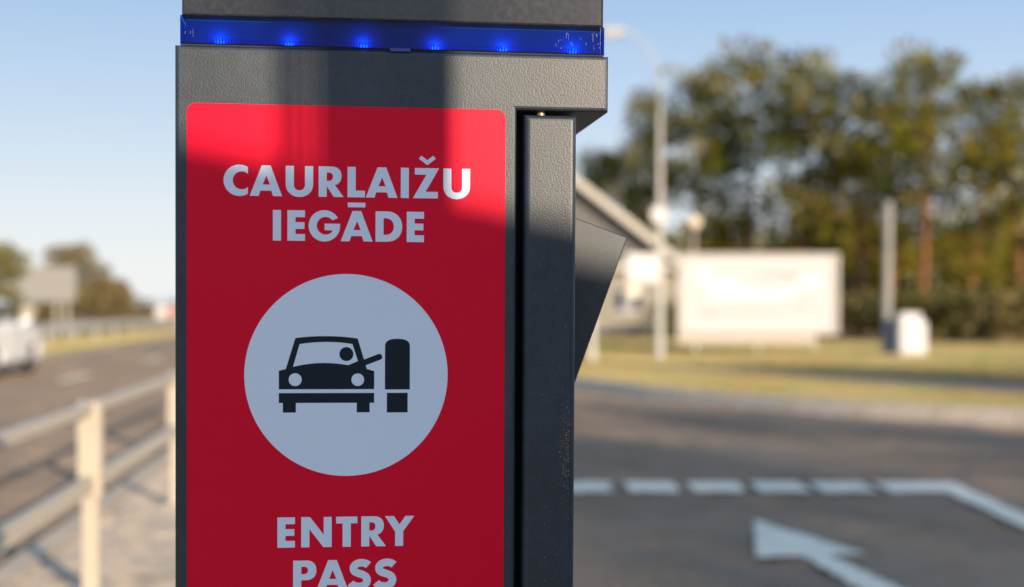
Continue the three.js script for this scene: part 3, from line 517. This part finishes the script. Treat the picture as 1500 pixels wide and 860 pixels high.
{ // mass of the wood behind, nobody could count it
  const r = rng(301), c = []; for (let i = 0; i < 900; i++) { const x = -8 + 44 * r(); c.push([V(x, .3 + 5.4 * Math.pow(r(), 1.3), -76 - 10 * r()), .7 + .5 * r(), .8]); }
  const o = new THREE.Mesh(leaves(c, r, 26, .5, .11, PINE), needleMat); o.name = 'distant_wood'; o.userData = { kind: 'stuff', label: 'dark mass of pine wood behind the trees', category: 'wood' }; scene.add(shade(o));
  const c3 = []; for (let i = 0; i < 700; i++) { const x = -75 + 150 * r(); c3.push([V(x, .4 + 5.5 * Math.pow(r(), 1.05), 64 + 8 * r()), 1.2 + .8 * r(), .8]); }
  const b = new THREE.Mesh(leaves(c3, r, 16, .8, .2, PINE), needleMat); b.name = 'wood_behind'; b.userData = { kind: 'stuff', label: 'long edge of pine wood behind the viewer, out of view', category: 'wood' }; scene.add(shade(b));
  const c2 = []; for (let i = 0; i < 700; i++) c2.push([V(-150 + 140 * r(), .1 + 1.9 * r() * (.6 + .4 * Math.sin(i)), -160 - 12 * r()), .8 + .5 * r(), .7]);
  const h = new THREE.Mesh(leaves(c2, r, 20, .5, .14, [[.17, .12, .06], [.14, .12, .045], [.20, .13, .07]]), needleMat); h.name = 'distant_scrub'; h.userData = { kind: 'stuff', label: 'low brown scrub along the far horizon left', category: 'scrub' }; scene.add(shade(h));
}
// trees beyond the highway
function roundTree(seed, label, x, z, H, Rm, tones) {
  const r = rng(seed), t = thing('roadside_tree', label, 'tree', [x, .03, z], 0), wood = [tube([V(0, 0, 0), V(.1, H * .3, 0), V(.05, H * .75, .1)], [.16, .12, .04], 8)], c = [];
  for (let i = 0; i < 46; i++) { const a = r() * 6.28, k = r(), q = Rm * Math.sqrt(r()) * Math.sin(Math.PI * (.16 + .72 * k)) * 1.1, p = V(Math.cos(a) * q, H * (.24 + .74 * k), Math.sin(a) * q); c.push([p, .45 + .3 * r(), .8]); if (i % 3 === 0) wood.push(tube([V(.05, p.y * .6, 0), p], [.05, .012], 5)); }
  part('trunk', merge(wood), greyBark, t); part('crown', leaves(c, r, 120, .26, .07, tones), needleMat, t);
}
roundTree(401, 'olive green tree at the left edge beyond the highway', -31.0, -85, 4.9, 2.1, [[.15, .14, .025], [.19, .16, .03]]);
roundTree(402, 'greyish olive tree behind the arrow shaped sign', -26.3, -85, 4.9, 2.0, [[.15, .125, .05], [.18, .14, .06]]);
roundTree(403, 'thin low tree just right of the tree behind the arrow sign', -25.9, -92, 2.7, 1.3, [[.19, .14, .075]]);
[[0, -33, -82, [1.2, .9, 1.2], 'bush below the tree at the left edge'], [1, -28.6, -84, [1.4, .9, 1.2], 'bush between the two trees beyond the highway'], [2, -23.8, -88, [1.6, .55, 1.2], 'brown bush right of the tree behind the arrow sign'], [2, -21.0, -94, [1.8, .5, 1.2], 'low bush nearest the small red and white board']].forEach(([k, x, z, s, l], i) => bush(k, l, x, z, s, i * 2.1, 'bushes beyond the crash barrier'));

// trees behind the viewer, to the right: their shade lies on the road
[
  [6, 23.6, 28, 11.2, .2, 1.15], [5, 27.4, 26, 11.2, 1.7, 1.1], [7, 30.6, 29, 10.9, 2.5, 1.2], [6, 34.5, 27, 11.4, 4.0, 1.15], [5, 38.5, 30, 14.6, 5.1, 1.15], [7, 26.6, 36, 12.2, .9, 1.2], [6, 43, 24, 13.4, 3.6, 1.2], [7, 31.5, 34, 11.6, 2.9, 1.2],
].forEach(([k, x, z, H, a, w], i) => pine(k, 'pine standing behind the viewer, out of view, shading the road', x, z, H, a, w, 'pines behind the viewer'));

// ---------------------------------------------------------------- dry grass blades
{
  const r = rng(501), pos = [], nor = [];
  for (let i = 0; i < 7; i++) { const a = r() * 6.28, q = .05 * r(), x = Math.cos(a) * q, z = Math.sin(a) * q, b = r() * 6.28, w = .006, l = .03 + .045 * r(), tx = x + Math.cos(a) * l * .5, tz = z + Math.sin(a) * l * .5; pos.push(x - Math.cos(b) * w, 0, z - Math.sin(b) * w, x + Math.cos(b) * w, 0, z + Math.sin(b) * w, tx, l, tz); }
  const g = new THREE.BufferGeometry(); g.setAttribute('position', new THREE.Float32BufferAttribute(pos, 3)); g.computeVertexNormals();
  const inside = (p, poly) => { let c = false; for (let i = 0, j = poly.length - 1; i < poly.length; j = i++) { const [xi, zi] = poly[i], [xj, zj] = poly[j]; if ((zi > p[1]) !== (zj > p[1]) && p[0] < (xj - xi) * (p[1] - zi) / (zj - zi) + xi) c = !c; } return c; };
  const island = [...line(KERB, 60), ...line(NEAR, 60).reverse()], verge = [...line(FAR, 60), [30, -44], [-6, -58]], hw = [R(-12.5, 20), R(-8.8, 20), R(-8.8, 75), R(-12.5, 75)];
  const spots = [];
  for (const [poly, n, bb, y] of [[island, 40000, [-4, 20, -40, -8], .10], [verge, 60000, [-6, 26, -56, -12], .096], [hw, 12000, [-20, -8, -76, -19], .03]]) for (let i = 0, k = 0; i < n && k < n * 8; k++) { const p = [bb[0] + (bb[1] - bb[0]) * r(), bb[2] + (bb[3] - bb[2]) * r()]; if (inside(p, poly)) { spots.push([p[0], y, p[1]]); i++; } }
  const m = new THREE.InstancedMesh(g, mat(0xffffff, .9), spots.length), o = new THREE.Object3D(), cols = [[.38, .32, .13], [.46, .36, .18], [.27, .28, .085], [.45, .30, .13]];
  const pn = tileNoise(16, 77);
  spots.forEach((p, i) => { o.position.set(...p); o.rotation.y = r() * 6.28; o.scale.setScalar(.9 + 1.0 * r()); o.updateMatrix(); m.setMatrixAt(i, o.matrix); const k = Math.floor(Math.max(0, Math.min(3.99, 2 + 4 * pn(p[0] / 40, p[2] / 40) + 1.6 * (r() - .5)))); m.setColorAt(i, lin(...cols[k])); });
  m.name = 'grass'; m.userData = { kind: 'stuff', label: 'short dry yellow grass on the island and verges', category: 'grass' }; m.castShadow = m.receiveShadow = true; scene.add(m);
}

renderer.render(scene, camera);
